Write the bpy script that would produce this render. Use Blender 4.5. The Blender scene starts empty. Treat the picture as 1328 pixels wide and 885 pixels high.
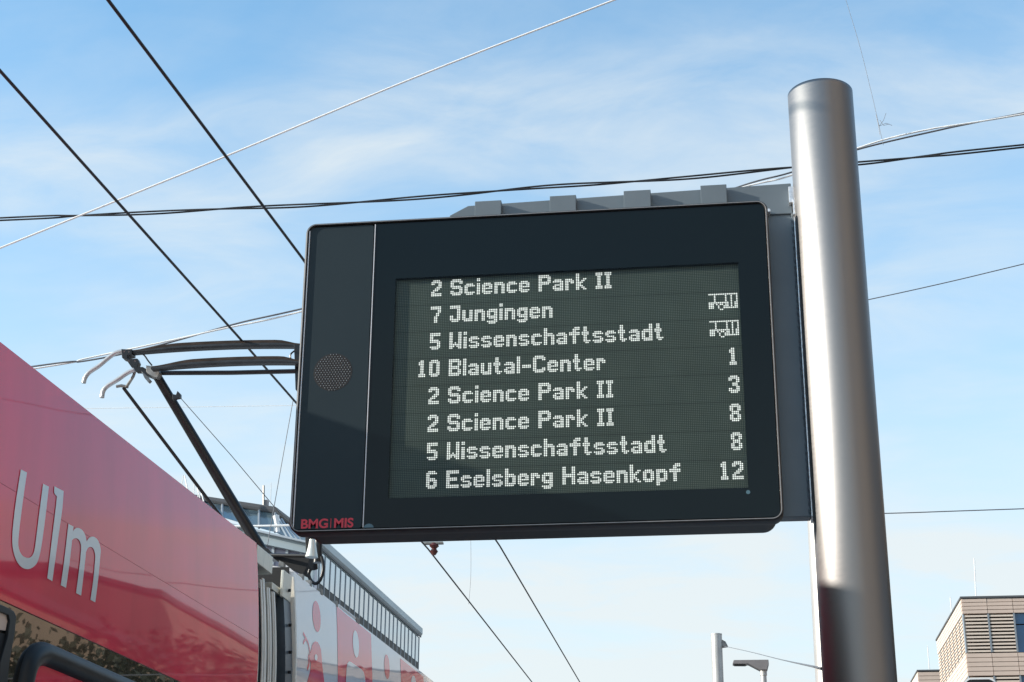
import bpy, bmesh, math, random
import numpy as np
from mathutils import Vector, Matrix
random.seed(7)
S = bpy.context.scene
COL = S.collection
R_ = math.radians

# ------------------------------------------------------------------ camera
CAM = Vector((0, 0, 1.6))
RT = Vector((0.99037076, 0.13824074, 0.00743303))
UP = Vector((0.04207499, -0.35171202, 0.93516221))
FW = Vector((-0.1318918, 0.92584456, 0.35414178))
FPX = 2100.0
cd = bpy.data.cameras.new('camera'); cam = bpy.data.objects.new('camera', cd); COL.objects.link(cam)
cd.sensor_width = 36; cd.lens = FPX * 36 / 1328; cd.clip_start = 0.05; cd.clip_end = 6000
cam.matrix_world = Matrix(((RT.x, UP.x, -FW.x, CAM.x), (RT.y, UP.y, -FW.y, CAM.y), (RT.z, UP.z, -FW.z, CAM.z), (0, 0, 0, 1)))
S.camera = cam

# ------------------------------------------------------------------ sun, sky, exposure
SUN = Vector((-0.906, -0.260, 0.334)).normalized()
sl = bpy.data.lights.new('sun', 'SUN'); sl.energy = 4.6; sl.angle = R_(0.53); sl.color = (1.0, 0.93, 0.82)
so = bpy.data.objects.new('sun', sl); COL.objects.link(so)
so.rotation_euler = SUN.to_track_quat('Z', 'Y').to_euler()
S.view_settings.view_transform = 'Standard'; S.view_settings.look = 'None'
S.view_settings.exposure = 0.35; S.view_settings.gamma = 1.0
S.cycles.use_denoising = True
S.cycles.sample_clamp_indirect = 6

def N(nt, t, **kw):
    n = nt.nodes.new(t)
    for k, v in kw.items():
        if k.startswith('i_'): n.inputs[k[2:].replace('_', ' ')].default_value = v
        else: setattr(n, k, v)
    return n
def ramp(nt, stops, interp='LINEAR'):
    r = nt.nodes.new('ShaderNodeValToRGB'); r.color_ramp.interpolation = interp
    e = r.color_ramp.elements
    while len(e) < len(stops): e.new(0.5)
    for i, (p, c) in enumerate(stops):
        e[i].position = p; e[i].color = (c, c, c, 1) if isinstance(c, (int, float)) else (*c, 1)
    return r
def mth(nt, op, a, b=None):
    m = nt.nodes.new('ShaderNodeMath'); m.operation = op
    for i, v in enumerate((a, b)):
        if v is None: continue
        if isinstance(v, (int, float)): m.inputs[i].default_value = v
        else: nt.links.new(v, m.inputs[i])
    return m.outputs[0]

W = bpy.data.worlds.new('World'); S.world = W; W.use_nodes = True
nt = W.node_tree; bg = nt.nodes['Background']; L = nt.links.new
sky = N(nt, 'ShaderNodeTexSky', sky_type='NISHITA', sun_disc=False)
sky.sun_elevation = math.asin(SUN.z); sky.sun_rotation = math.atan2(SUN.x, SUN.y)
sky.air_density = 1.0; sky.dust_density = 0.6; sky.ozone_density = 2.2
tc = N(nt, 'ShaderNodeTexCoord'); sep = N(nt, 'ShaderNodeSeparateXYZ'); L(tc.outputs['Generated'], sep.inputs[0])
zz = mth(nt, 'MAXIMUM', sep.outputs[2], 0.0)
den = mth(nt, 'ADD', zz, 0.22)
cmb = N(nt, 'ShaderNodeCombineXYZ')
L(mth(nt, 'DIVIDE', sep.outputs[0], den), cmb.inputs[0]); L(mth(nt, 'DIVIDE', sep.outputs[1], den), cmb.inputs[1])
mp = N(nt, 'ShaderNodeMapping'); mp.inputs['Scale'].default_value = (1.3, 2.6, 1); mp.inputs['Rotation'].default_value = (0, 0, R_(-24))
mp.inputs['Location'].default_value = (3.3, 1.7, 0)
L(cmb.outputs[0], mp.inputs[0])
n1 = N(nt, 'ShaderNodeTexNoise'); n1.inputs['Scale'].default_value = 1.15; n1.inputs['Detail'].default_value = 7; n1.inputs['Roughness'].default_value = 0.5; n1.inputs['Distortion'].default_value = 0.35
n2 = N(nt, 'ShaderNodeTexNoise'); n2.inputs['Scale'].default_value = 3.4; n2.inputs['Detail'].default_value = 6; n2.inputs['Roughness'].default_value = 0.6; n2.inputs['Distortion'].default_value = 0.6
L(mp.outputs[0], n1.inputs[0]); L(mp.outputs[0], n2.inputs[0])
r1 = ramp(nt, [(0.38, 0.0), (0.68, 1.0)]); L(n1.outputs[0], r1.inputs[0])
r2 = ramp(nt, [(0.35, 0.25), (0.75, 1.0)]); L(n2.outputs[0], r2.inputs[0])
wisp = mth(nt, 'MULTIPLY', r1.outputs[0], r2.outputs[0])
hz = ramp(nt, [(0.0, 0.90), (0.14, 0.82), (0.25, 0.62), (0.38, 0.26), (0.52, 0.05), (1.0, 0.02)]); L(zz, hz.inputs[0])
SKYW = 0.72
fac = mth(nt, 'ADD', hz.outputs[0], mth(nt, 'MULTIPLY', wisp, SKYW)); fac = mth(nt, 'MINIMUM', fac, 0.94)
mul = N(nt, 'ShaderNodeMix', data_type='RGBA', blend_type='MULTIPLY'); mul.inputs[0].default_value = 1
L(sky.outputs[0], mul.inputs[6]); mul.inputs[7].default_value = (1.20, 1.70, 1.70, 1)
mix = N(nt, 'ShaderNodeMix', data_type='RGBA'); L(fac, mix.inputs[0]); L(mul.outputs[2], mix.inputs[6])
mix.inputs[7].default_value = (4.4, 4.7, 4.76, 1)
L(mix.outputs[2], bg.inputs[0]); bg.inputs[1].default_value = 0.15

# ------------------------------------------------------------------ projection helpers (pixel of the photo + a real distance -> place)
def ray(px, py): return FW + RT * ((px - 664) / FPX) - UP * ((py - 442.5) / FPX)
def atX(px, py, X): d = ray(px, py); return CAM + d * (X / d.x)
def atY(px, py, Y): d = ray(px, py); return CAM + d * (Y / d.y)
def atZ(px, py, Z): d = ray(px, py); return CAM + d * ((Z - 1.6) / d.z)

# ------------------------------------------------------------------ materials
def mat(name, col, rough=0.5, metal=0.0, spec=0.5, coat=0.0, coat_rough=0.03, coat_ior=1.5, aniso=0.0, noise=None, bump=None, tr=None, rnoise=None):
    m = bpy.data.materials.new(name); m.use_nodes = True; t = m.node_tree; b = t.nodes['Principled BSDF']
    b.inputs['Base Color'].default_value = (*col, 1); b.inputs['Roughness'].default_value = rough
    b.inputs['Metallic'].default_value = metal; b.inputs['Specular IOR Level'].default_value = spec
    b.inputs['Coat Weight'].default_value = coat; b.inputs['Coat Roughness'].default_value = coat_rough; b.inputs['Coat IOR'].default_value = coat_ior
    b.inputs['Anisotropic'].default_value = aniso
    c = t.nodes.new('ShaderNodeTexCoord')
    if noise:
        sc, amt = noise[:2]; det = noise[2] if len(noise) > 2 else 5
        mpn = t.nodes.new('ShaderNodeMapping'); t.links.new(c.outputs['Object'], mpn.inputs[0])
        if len(noise) > 3: mpn.inputs['Scale'].default_value = noise[3]
        n = t.nodes.new('ShaderNodeTexNoise'); n.inputs['Scale'].default_value = sc; n.inputs['Detail'].default_value = det
        t.links.new(mpn.outputs[0], n.inputs[0])
        r = ramp(t, [(0.3, tuple(max(0, x * (1 - amt)) for x in col)), (0.7, tuple(min(1, x * (1 + amt)) for x in col))])
        t.links.new(n.outputs[0], r.inputs[0]); t.links.new(r.outputs[0], b.inputs['Base Color'])
        if rnoise:
            rr = ramp(t, [(0.3, max(0, rough - rnoise)), (0.7, rough + rnoise)]); t.links.new(n.outputs[0], rr.inputs[0]); t.links.new(rr.outputs[0], b.inputs['Roughness'])
    if bump:
        sc, st = bump[:2]
        mpn = t.nodes.new('ShaderNodeMapping'); t.links.new(c.outputs['Object'], mpn.inputs[0])
        if len(bump) > 2: mpn.inputs['Scale'].default_value = bump[2]
        n = t.nodes.new('ShaderNodeTexNoise'); n.inputs['Scale'].default_value = sc; n.inputs['Detail'].default_value = bump[4] if len(bump) > 4 else 3
        t.links.new(mpn.outputs[0], n.inputs[0])
        bp = t.nodes.new('ShaderNodeBump'); bp.inputs['Strength'].default_value = st; bp.inputs['Distance'].default_value = bump[3] if len(bump) > 3 else 0.01
        t.links.new(n.outputs[0], bp.inputs['Height']); t.links.new(bp.outputs[0], b.inputs['Normal'])
        if coat: t.links.new(bp.outputs[0], b.inputs['Coat Normal'])
    return m
WAVY = (0.8, 0.12, (1, 1, 1.2), 0.010, 2)
M = {}
M['red'] = mat('red_tram_paint', (0.80, 0.014, 0.062), 0.45, spec=0.1, coat=1, coat_rough=0.03, coat_ior=1.42, noise=(1.7, 0.10, 6, (1, 2.2, .5)), bump=WAVY)
M['white_paint'] = mat('white_tram_paint', (0.70, 0.69, 0.70), 0.45, spec=0.1, coat=1, coat_rough=0.03, coat_ior=1.5, noise=(2.0, 0.03), bump=WAVY)
M['letter'] = mat('white_vinyl', (0.72, 0.72, 0.70), 0.4, coat=0.6, coat_rough=0.08)
M['black_gloss'] = mat('black_glossy_band', (0.006, 0.006, 0.006), 0.1, coat=1, coat_rough=0.01, coat_ior=1.7, bump=(0.8, 0.12, (1, 1, 1), 0.010, 2))
M['rubber'] = mat('dark_rubber_frame', (0.012, 0.016, 0.020), 0.42, spec=0.3, noise=(6, 0.3))
M['dark'] = mat('dark_gap', (0.008, 0.008, 0.009), 0.7, noise=(9, 0.3))
M['fold'] = mat('pale_bellows_rib', (0.80, 0.76, 0.68), 0.4, noise=(7, 0.08), spec=0.6)
M['alu'] = mat('brushed_aluminium', (0.72, 0.70, 0.62), 0.42, 0.55, noise=(18, 0.10, 4, (1, 6, 0.4)))
M['greyframe'] = mat('grey_gangway_frame', (0.10, 0.125, 0.15), 0.35, 0.3, noise=(8, 0.2))
M['blacksteel'] = mat('black_painted_steel', (0.012, 0.011, 0.012), 0.32, 0.2, noise=(12, 0.3), spec=0.5)
M['horn'] = mat('bare_aluminium_horn', (0.50, 0.49, 0.48), 0.36, 0.5, noise=(15, 0.08))
M['carbon'] = mat('worn_carbon_strip', (0.035, 0.025, 0.02), 0.7, spec=0.2, noise=(14, 0.55, 6, (1, 4, 4)))
M['stripbed'] = mat('dull_steel_bed', (0.035, 0.037, 0.04), 0.4, 0.5, noise=(10, 0.35, 5, (1, 3, 3)))
M['steel'] = mat('galvanised_fitting', (0.24, 0.23, 0.215), 0.45, 0.5, noise=(22, 0.3))
M['wire_dark'] = mat('dark_contact_wire', (0.018, 0.018, 0.02), 0.6)
M['wire_grey'] = mat('grey_steel_cable', (0.16, 0.16, 0.17), 0.5, 0.3)
M['wire_light'] = mat('pale_span_rope', (0.95, 0.93, 0.90), 0.6)
M['bezel'] = mat('dark_grey_metal_bezel', (0.035, 0.031, 0.030), 0.45, 0.0, noise=(30, 0.12))
M['lip'] = mat('satin_metal_lip', (0.33, 0.31, 0.30), 0.4, 0.6, noise=(30, 0.10))
M['housing'] = mat('black_powder_coated_housing', (0.006, 0.0055, 0.006), 0.5, noise=(40, 0.2))
M['panel'] = mat('dark_slate_panel', (0.017, 0.028, 0.034), 0.42, spec=0.25, noise=(3, 0.06))
M['paneledge'] = mat('bright_pane_edge', (0.66, 0.62, 0.62), 0.4, 0.4)
M['glassborder'] = mat('black_printed_glass_border', (0.004, 0.008, 0.010), 0.12, spec=0.22, noise=(2, 0.1))
M['bracket'] = mat('blue_grey_painted_steel', (0.14, 0.168, 0.19), 0.42, 0.1, noise=(5, 0.08), bump=(60, 0.05, (1, 1, 1), 0.002))
M['weld'] = mat('bright_weld_and_flange', (0.78, 0.76, 0.76), 0.3, 0.7, noise=(60, 0.2), bump=(90, 0.5, (1, 1, 1), 0.004))
M['logo'] = mat('red_logo_print', (0.74, 0.05, 0.075), 0.5)
M['mastgrey'] = mat('galvanised_mast', (0.50, 0.48, 0.46), 0.4, 0.35, noise=(3, 0.12))
M['lamp'] = mat('grey_street_lamp_paint', (0.22, 0.20, 0.20), 0.5, noise=(5, 0.1))
M['clad'] = mat('beige_ceramic_cladding', (0.64, 0.49, 0.40), 0.7, noise=(1.2, 0.06))
M['clad_sun'] = mat('sunlit_beige_ceramic_cladding', (0.66, 0.58, 0.50), 0.7, noise=(1.2, 0.06))  # paler copy for sun-facing sides, sunlight put into the cladding colour
M['slat'] = mat('beige_louvre_slat', (0.74, 0.60, 0.49), 0.6, noise=(1.0, 0.05))
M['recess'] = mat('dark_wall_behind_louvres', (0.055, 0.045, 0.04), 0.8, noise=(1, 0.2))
M['winblue'] = mat('blue_window_glass', (0.03, 0.12, 0.24), 0.10, spec=0.6, noise=(0.6, 0.2))
M['winsky'] = mat('pale_window_glass', (0.24, 0.33, 0.38), 0.08, spec=1.0, coat=1, coat_rough=0.02, coat_ior=1.8, noise=(0.25, 0.2))
M['winpurple'] = mat('lilac_spandrel_glass', (0.23, 0.22, 0.30), 0.2, spec=0.8, noise=(0.3, 0.12))
M['wingrey'] = mat('grey_green_sloped_glass', (0.10, 0.14, 0.15), 0.12, spec=0.9, noise=(0.3, 0.35))
M['fascia'] = mat('pale_blue_grey_fascia', (0.36, 0.42, 0.45), 0.45, 0.2, noise=(0.4, 0.08))
M['mullion'] = mat('dark_mullion', (0.24, 0.27, 0.30), 0.5, 0.1)
M['mull_light'] = mat('pale_mullion', (0.42, 0.46, 0.50), 0.45, 0.2)
M['darkband'] = mat('dark_vent_band', (0.016, 0.016, 0.017), 0.6)
M['roofedge'] = mat('dark_roof_edge', (0.09, 0.09, 0.095), 0.6)
M['brick'] = mat('brown_render', (0.30, 0.21, 0.15), 0.8, noise=(0.5, 0.15))
M['clad_d'] = mat('dark_beige_render', (0.26, 0.2, 0.16), 0.8, noise=(.5, .15))  # beige render darkened so its mirror image in the tram stays dim
M['greywall'] = mat('grey_render', (0.12, 0.125, 0.14), 0.8, noise=(.5, .15))
M['brick2'] = mat('ochre_render', (0.42, 0.34, 0.27), 0.8, noise=(.5, .12))
M['cap'] = mat('white_glazed_rod', (0.8, 0.8, 0.8), 0.5)
M['insul'] = mat('red_brown_insulator', (0.09, 0.02, 0.015), 0.4)
M['leaf'] = mat('dark_green_leaf', (0.025, 0.032, 0.015), 0.6)
M['bark'] = mat('brown_bark', (0.09, 0.065, 0.045), 0.9, noise=(8, 0.4))
M['asphalt'] = mat('light_street_paving', (0.19, 0.18, 0.17), 0.9, noise=(3, 0.2))
M['paving'] = mat('concrete_paving', (0.44, 0.42, 0.39), 0.85, noise=(2, 0.15))
M['rail'] = mat('rail_steel', (0.25, 0.22, 0.2), 0.35, 0.9)
M['metalpin'] = mat('grille_metal', (0.46, 0.50, 0.56), 0.4, 0.2)
M['dotblue'] = mat('bluish_sensor_window', (0.08, 0.16, 0.20), 0.3)

# brushed stainless pole
def pole_material():
    m = bpy.data.materials.new('brushed_stainless_steel'); m.use_nodes = True; t = m.node_tree; b = t.nodes['Principled BSDF']
    b.inputs['Base Color'].default_value = (0.20, 0.194, 0.194, 1); b.inputs['Metallic'].default_value = 1
    b.inputs['Roughness'].default_value = 0.33; b.inputs['Anisotropic'].default_value = 0.8
    tg = t.nodes.new('ShaderNodeTangent'); tg.direction_type = 'RADIAL'; tg.axis = 'Z'; t.links.new(tg.outputs[0], b.inputs['Tangent'])
    c = t.nodes.new('ShaderNodeTexCoord'); mpn = t.nodes.new('ShaderNodeMapping'); mpn.inputs['Scale'].default_value = (1, 1, 12)
    t.links.new(c.outputs['Object'], mpn.inputs[0])
    n = t.nodes.new('ShaderNodeTexNoise'); n.inputs['Scale'].default_value = 45; n.inputs['Detail'].default_value = 5; t.links.new(mpn.outputs[0], n.inputs[0])
    r = ramp(t, [(0.3, 0.31), (0.7, 0.36)]); t.links.new(n.outputs[0], r.inputs[0]); t.links.new(r.outputs[0], b.inputs['Roughness'])
    bp = t.nodes.new('ShaderNodeBump'); bp.inputs['Strength'].default_value = 0.05; bp.inputs['Distance'].default_value = 0.0005
    n2 = t.nodes.new('ShaderNodeTexNoise'); n2.inputs['Scale'].default_value = 170; n2.inputs['Detail'].default_value = 2; t.links.new(c.outputs['Object'], n2.inputs[0])
    t.links.new(n2.outputs[0], bp.inputs['Height']); t.links.new(bp.outputs[0], b.inputs['Normal'])
    return m
M['pole'] = pole_material()

def glass_material(name, tint=(1, 1, 1), ior=1.5):
    m = bpy.data.materials.new(name); m.use_nodes = True; t = m.node_tree; t.nodes.remove(t.nodes['Principled BSDF'])
    o = t.nodes['Material Output']; a = t.nodes.new('ShaderNodeBsdfTransparent'); a.inputs[0].default_value = (*tint, 1)
    g = t.nodes.new('ShaderNodeBsdfGlossy'); g.inputs['Roughness'].default_value = 0.03
    f = t.nodes.new('ShaderNodeFresnel'); f.inputs[0].default_value = ior
    x = t.nodes.new('ShaderNodeMixShader'); ge = t.nodes.new('ShaderNodeNewGeometry'); t.links.new(mth(t, 'MULTIPLY', f.outputs[0], mth(t, 'SUBTRACT', 1.0, ge.outputs['Backfacing'])), x.inputs[0]); t.links.new(a.outputs[0], x.inputs[1]); t.links.new(g.outputs[0], x.inputs[2])
    t.links.new(x.outputs[0], o.inputs[0]); return m
M['glass'] = glass_material('cover_glass', (0.95, 0.985, 0.965), 1.22)

PITCH = 0.006; LX, LZ = -1.1073, 3.7436
def led_material():
    m = bpy.data.materials.new('led_matrix_board'); m.use_nodes = True; t = m.node_tree; b = t.nodes['Principled BSDF']
    c = t.nodes.new('ShaderNodeTexCoord'); s = t.nodes.new('ShaderNodeSeparateXYZ'); t.links.new(c.outputs['Object'], s.inputs[0])
    def cell(out, off, ):   # distance from the centre of its LED, 0..0.5
        v = mth(t, 'DIVIDE', mth(t, 'ADD', out, off), PITCH); fr = mth(t, 'FRACT', v)
        return mth(t, 'ABSOLUTE', mth(t, 'SUBTRACT', fr, 0.5)), v
    dx, vx = cell(s.outputs[0], 0.0); dz, vz = cell(s.outputs[2], 0.0)
    d = mth(t, 'MAXIMUM', dx, dz)
    r = ramp(t, [(0.0, (0.098, 0.108, 0.094)), (0.30, (0.080, 0.090, 0.078)), (0.38, (0.015, 0.022, 0.021)), (0.5, (0.013, 0.019, 0.019))]); t.links.new(d, r.inputs[0])
    # module joints every 16 rows: slightly wider dark line
    jm = mth(t, 'LESS_THAN', mth(t, 'ABSOLUTE', mth(t, 'SUBTRACT', mth(t, 'FRACT', mth(t, 'DIVIDE', vz, 16.0)), 0.5)), 0.47)
    jm = mth(t, 'ADD', mth(t, 'MULTIPLY', jm, 0.25), 0.75)
    x = t.nodes.new('ShaderNodeMix'); x.data_type = 'RGBA'; x.blend_type = 'MULTIPLY'; x.inputs[0].default_value = 1
    t.links.new(r.outputs[0], x.inputs[6]); cc = t.nodes.new('ShaderNodeCombineColor')
    for i in range(3): t.links.new(jm, cc.inputs[i])
    t.links.new(cc.outputs[0], x.inputs[7])
    n = t.nodes.new('ShaderNodeTexNoise'); n.inputs['Scale'].default_value = 9; t.links.new(c.outputs['Object'], n.inputs[0])
    rn = ramp(t, [(0.35, 0.92), (0.7, 1.08)]); t.links.new(n.outputs[0], rn.inputs[0])
    x2 = t.nodes.new('ShaderNodeMix'); x2.data_type = 'RGBA'; x2.blend_type = 'MULTIPLY'; x2.inputs[0].default_value = 1
    t.links.new(x.outputs[2], x2.inputs[6]); t.links.new(rn.outputs[0], x2.inputs[7])
    t.links.new(x2.outputs[2], b.inputs['Base Color']); b.inputs['Roughness'].default_value = 0.5; b.inputs['Specular IOR Level'].default_value = 0.35
    return m
M['led'] = led_material()
def emit(name, col, st):
    m = bpy.data.materials.new(name); m.use_nodes = True; b = m.node_tree.nodes['Principled BSDF']
    b.inputs['Base Color'].default_value = (0.3, 0.3, 0.3, 1); b.inputs['Emission Color'].default_value = (*col, 1); b.inputs['Emission Strength'].default_value = st
    return m
M['lit'] = emit('lit_led', (1.0, 0.975, 0.965), 0.68)

# ------------------------------------------------------------------ mesh building
class MB:
    def __init__(s): s.v = []; s.f = []; s.mi = []; s.cur = 0
    def add(s, vs, fs):
        o = len(s.v); s.v += [tuple(v) for v in vs]; s.f += [tuple(o + i for i in f) for f in fs]; s.mi += [s.cur] * len(fs); return s
    def box(s, x0, x1, y0, y1, z0, z1):
        vs = [(x, y, z) for x in (x0, x1) for y in (y0, y1) for z in (z0, z1)]
        return s.add(vs, [(0, 1, 3, 2), (4, 6, 7, 5), (0, 4, 5, 1), (2, 3, 7, 6), (0, 2, 6, 4), (1, 5, 7, 3)])
    def obox(s, c, ax, ay, az):  # oriented box: centre and three half vectors
        c, ax, ay, az = map(Vector, (c, ax, ay, az))
        vs = [c + ax * i + ay * j + az * k for i in (-1, 1) for j in (-1, 1) for k in (-1, 1)]
        return s.add(vs, [(0, 1, 3, 2), (4, 6, 7, 5), (0, 4, 5, 1), (2, 3, 7, 6), (0, 2, 6, 4), (1, 5, 7, 3)])
    def tube(s, pts, r, n=10, caps=True):
        pts = [Vector(p) for p in pts]; k = len(pts); rr = r if isinstance(r, (list, tuple)) else [r] * k
        rings = []; ref = None
        for i, p in enumerate(pts):
            d = (pts[min(i + 1, k - 1)] - pts[max(i - 1, 0)]).normalized()
            if ref is None: ref = Vector((0, 0, 1)) if abs(d.z) < 0.9 else Vector((1, 0, 0))
            u = d.cross(ref).normalized(); w = d.cross(u).normalized(); ref = -w if i == 0 else ref
            rings.append([p + (u * math.cos(2 * math.pi * j / n) + w * math.sin(2 * math.pi * j / n)) * rr[i] for j in range(n)])
            ref = u.cross(d).normalized()
        vs = [v for rg in rings for v in rg]
        fs = [(i * n + j, i * n + (j + 1) % n, (i + 1) * n + (j + 1) % n, (i + 1) * n + j) for i in range(k - 1) for j in range(n)]
        if caps: fs += [tuple(range(n))[::-1], tuple((k - 1) * n + j for j in range(n))]
        return s.add(vs, fs)
    def prism(s, poly, d):  # polygon (3-D points) pushed along vector d
        poly = [Vector(p) for p in poly]; d = Vector(d); n = len(poly)
        return s.add(poly + [p + d for p in poly], [tuple(range(n)), tuple(range(2 * n - 1, n - 1, -1))] + [(i, i + n, (i + 1) % n + n, (i + 1) % n) for i in range(n)])
    def loft(s, sections, closed=False, caps=False):
        n = len(sections[0]); vs = [v for sc in sections for v in sc]; m = n if closed else n - 1
        fs = [(i * n + j, i * n + (j + 1) % n, (i + 1) * n + (j + 1) % n, (i + 1) * n + j) for i in range(len(sections) - 1) for j in range(m)]
        if caps: fs += [tuple(range(n))[::-1], tuple((len(sections) - 1) * n + j for j in range(n))]
        return s.add(vs, fs)

def wl(o):
    v = Vector((0, 0, 0))
    while o: v += Vector(o.location); o = o.parent
    return v
def finish(me, smooth=None, bevel=0):
    bm = bmesh.new(); bm.from_mesh(me)
    bmesh.ops.recalc_face_normals(bm, faces=bm.faces)
    if bevel: bmesh.ops.bevel(bm, geom=[e for e in bm.edges if len(e.link_faces) == 2 and e.calc_face_angle() > 0.6], offset=bevel, segments=2, affect='EDGES', profile=0.6)
    bm.to_mesh(me); bm.free()
    if smooth is not None:
        me.polygons.foreach_set('use_smooth', [True] * len(me.polygons)); me.set_sharp_from_angle(angle=R_(smooth))
def part(name, mb, m, parent=None, smooth=None, bevel=0, loc=None, **tags):
    """one mesh object; coordinates in mb are world coordinates"""
    base = wl(parent) if parent else Vector((0, 0, 0))
    l = Vector(loc) - base if loc is not None else Vector((0, 0, 0))
    off = base + l
    me = bpy.data.meshes.new(name)
    me.from_pydata([(v[0] - off.x, v[1] - off.y, v[2] - off.z) for v in mb.v], [], mb.f)
    ms = m if isinstance(m, list) else [m]
    for k in ms: me.materials.append(M[k])
    if len(ms) > 1: me.polygons.foreach_set('material_index', mb.mi)
    finish(me, smooth, bevel)
    o = bpy.data.objects.new(name, me); o.location = l; COL.objects.link(o); o.parent = parent
    for k, v in tags.items(): o[k] = v
    return o
def inst(src, name, parent, loc, scale=None, rot=None):
    o = bpy.data.objects.new(name, src.data); COL.objects.link(o); o.parent = parent
    o.location = Vector(loc) - wl(parent)
    if scale: o.scale = scale
    if rot: o.rotation_euler = rot
    return o
def thing(name, loc, label, cat, group=None):
    o = bpy.data.objects.new(name, None); o.empty_display_size = 0.2; o.location = loc; COL.objects.link(o)
    o['label'] = label; o['category'] = cat
    if group: o['group'] = group
    return o
def rrect(x0, x1, z0, z1, r, n=6):
    out = []
    for cx, cz, a0 in ((x1 - r, z1 - r, 0), (x0 + r, z1 - r, 90), (x0 + r, z0 + r, 180), (x1 - r, z0 + r, 270)):
        for i in range(n + 1):
            a = R_(a0 + 90 * i / n); out.append((cx + r * math.cos(a), cz + r * math.sin(a)))
    return out

# ------------------------------------------------------------------ ground
part('ground', MB().box(-1500, 1500, -1500, 1500, -0.3, -0.02), 'asphalt', kind='structure')
part('platform', MB().box(-1.25, 4.5, -30, 60, -0.016, 0.14), 'paving', kind='structure')
for x in (-4.3, -2.87):
    part('track_rail', MB().box(x - .03, x + .03, -60, 120, -0.016, 0.004), 'rail', kind='structure')

# ------------------------------------------------------------------ the pole
PX, PY, PR = 0.352, 5.03, 0.1105
PTOP = 1.61 + 2.802 * (PY - PR * .9) / 4.969
pole = thing('steel_pole', (PX, PY, 0.14), 'thick brushed stainless steel pole that carries the departure board, open at the top', 'pole')
mb = MB(); n = 96
ci = [(math.cos(2 * math.pi * i / n), math.sin(2 * math.pi * i / n)) for i in range(n)]
secs = [[(PX + r * a, PY + r * b, z) for a, b in ci] for r, z in ((PR, 0.14), (PR, PTOP - .012), (PR, PTOP - .003), (PR - .002, PTOP - .0005), (PR - .007, PTOP), (PR - .0075, PTOP - .3))]
mb.loft(secs, closed=True)
part('shaft', mb, 'pole', pole, smooth=40, loc=(PX, PY, 0.14))

# ------------------------------------------------------------------ departure board
X0, X1, Z0, Z1 = -1.431, 0.151, 2.866, 3.965
YF = 4.966
board = thing('departure_board', (-0.64, 5.05, 2.87), 'large black electronic departure board with white dot lettering, fixed to the steel pole', 'departure board')
# bezel ring
mb = MB()
def ring(off, y, r): return [(x, y, z) for x, z in rrect(X0 + off, X1 - off, Z0 + off, Z1 - off, r, 8)]
mb.loft([ring(.010, 5.02, .028), ring(.010, 4.974, .028), ring(.0085, YF - .003, .0285), ring(.006, YF - .0055, .030), ring(.002, YF - .004, .034), ring(0, YF + .001, .036), ring(0, 5.02, .036), ring(.010, 5.02, .028)], closed=True)
part('bezel', mb, 'bezel', board, smooth=50)
mb = MB()
mb.loft([ring(.0078, YF - .003, .029), ring(.0072, YF - .0072, .030), ring(.0050, YF - .0072, .032), ring(.0042, YF - .003, .033)], closed=True)
part('bezel_lip', mb, 'lip', board, smooth=50)
# rear housing
mb = MB()
def ring2(off, y, r, up=0): return [(x, y, z) for x, z in rrect(X0 + off, X1 - off, Z0 + off, Z1 - off + up, r, 8)]
mb.loft([ring2(.011, 5.004, .03), ring2(.011, 5.022, .03), ring2(.018, 5.024, .045, .042), ring2(.018, 5.195, .045, .042)], closed=True, caps=True)
part('rear_housing', mb, 'housing', board, smooth=40)
# left panel
XD = -1.192
pnl = part('speaker_panel', MB().prism([(x, YF + .002, z) for x, z in rrect(X0 + .0135, XD, Z0 + .0125, Z1 - .013, .010, 4)], (0, .03, 0)), 'panel', board, bevel=.0012)
part('pane_edge', MB().box(X0 + .0118, X0 + .0150, YF - .0015, YF + .02, Z0 + .02, Z1 - .026), 'paneledge', board)
part('pane_edge', MB().box(XD + .004, XD + .0070, YF - .0015, YF + .02, Z0 + .014, Z1 - .014), 'paneledge', board)
# main glass border with LED opening
bx0, bx1, bz0, bz1 = XD + .0072, X1 - .0115, Z0 + .0125, Z1 - .013
ox0, ox1, oz1, oz0 = LX - .001, LX + 192 * PITCH + .001, LZ + .001, LZ - 128 * PITCH - .001
mb = MB()
mb.box(bx0, ox0, YF + .001, YF + .012, bz0, bz1); mb.box(ox1, bx1, YF + .001, YF + .012, bz0, bz1)
mb.box(ox0, ox1, YF + .001, YF + .012, oz1, bz1); mb.box(ox0, ox1, YF + .001, YF + .012, bz0, oz0)
part('glass_border', mb, 'glassborder', board)
part('cover_glass', MB().box(ox0, ox1, YF + .0005, YF + .0035, oz0, oz1), 'glass', board)
YL = YF + .0145
led = part('led_matrix', MB().box(LX - .02, LX + 192 * PITCH + .02, YL, YL + .01, LZ - 128 * PITCH - .02, LZ + .02), 'led', board, loc=(LX, YL, LZ - 128 * PITCH))
part('light_sensor', MB().tube([(LX + 1.151, YF + .0005, LZ - .784), (LX + 1.151, YF - .0002, LZ - .784)], .0065, 16), 'dotblue', board)
mb = MB(); cx, cz = -1.168, Z0 + .0130
mb.prism([(cx + .016 * math.cos(a), YF + .0002, cz + .013 * math.sin(a)) for a in [math.pi * i / 12 for i in range(13)]], (0, .003, 0))
part('round_sensor', mb, 'dotblue', board)

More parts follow.
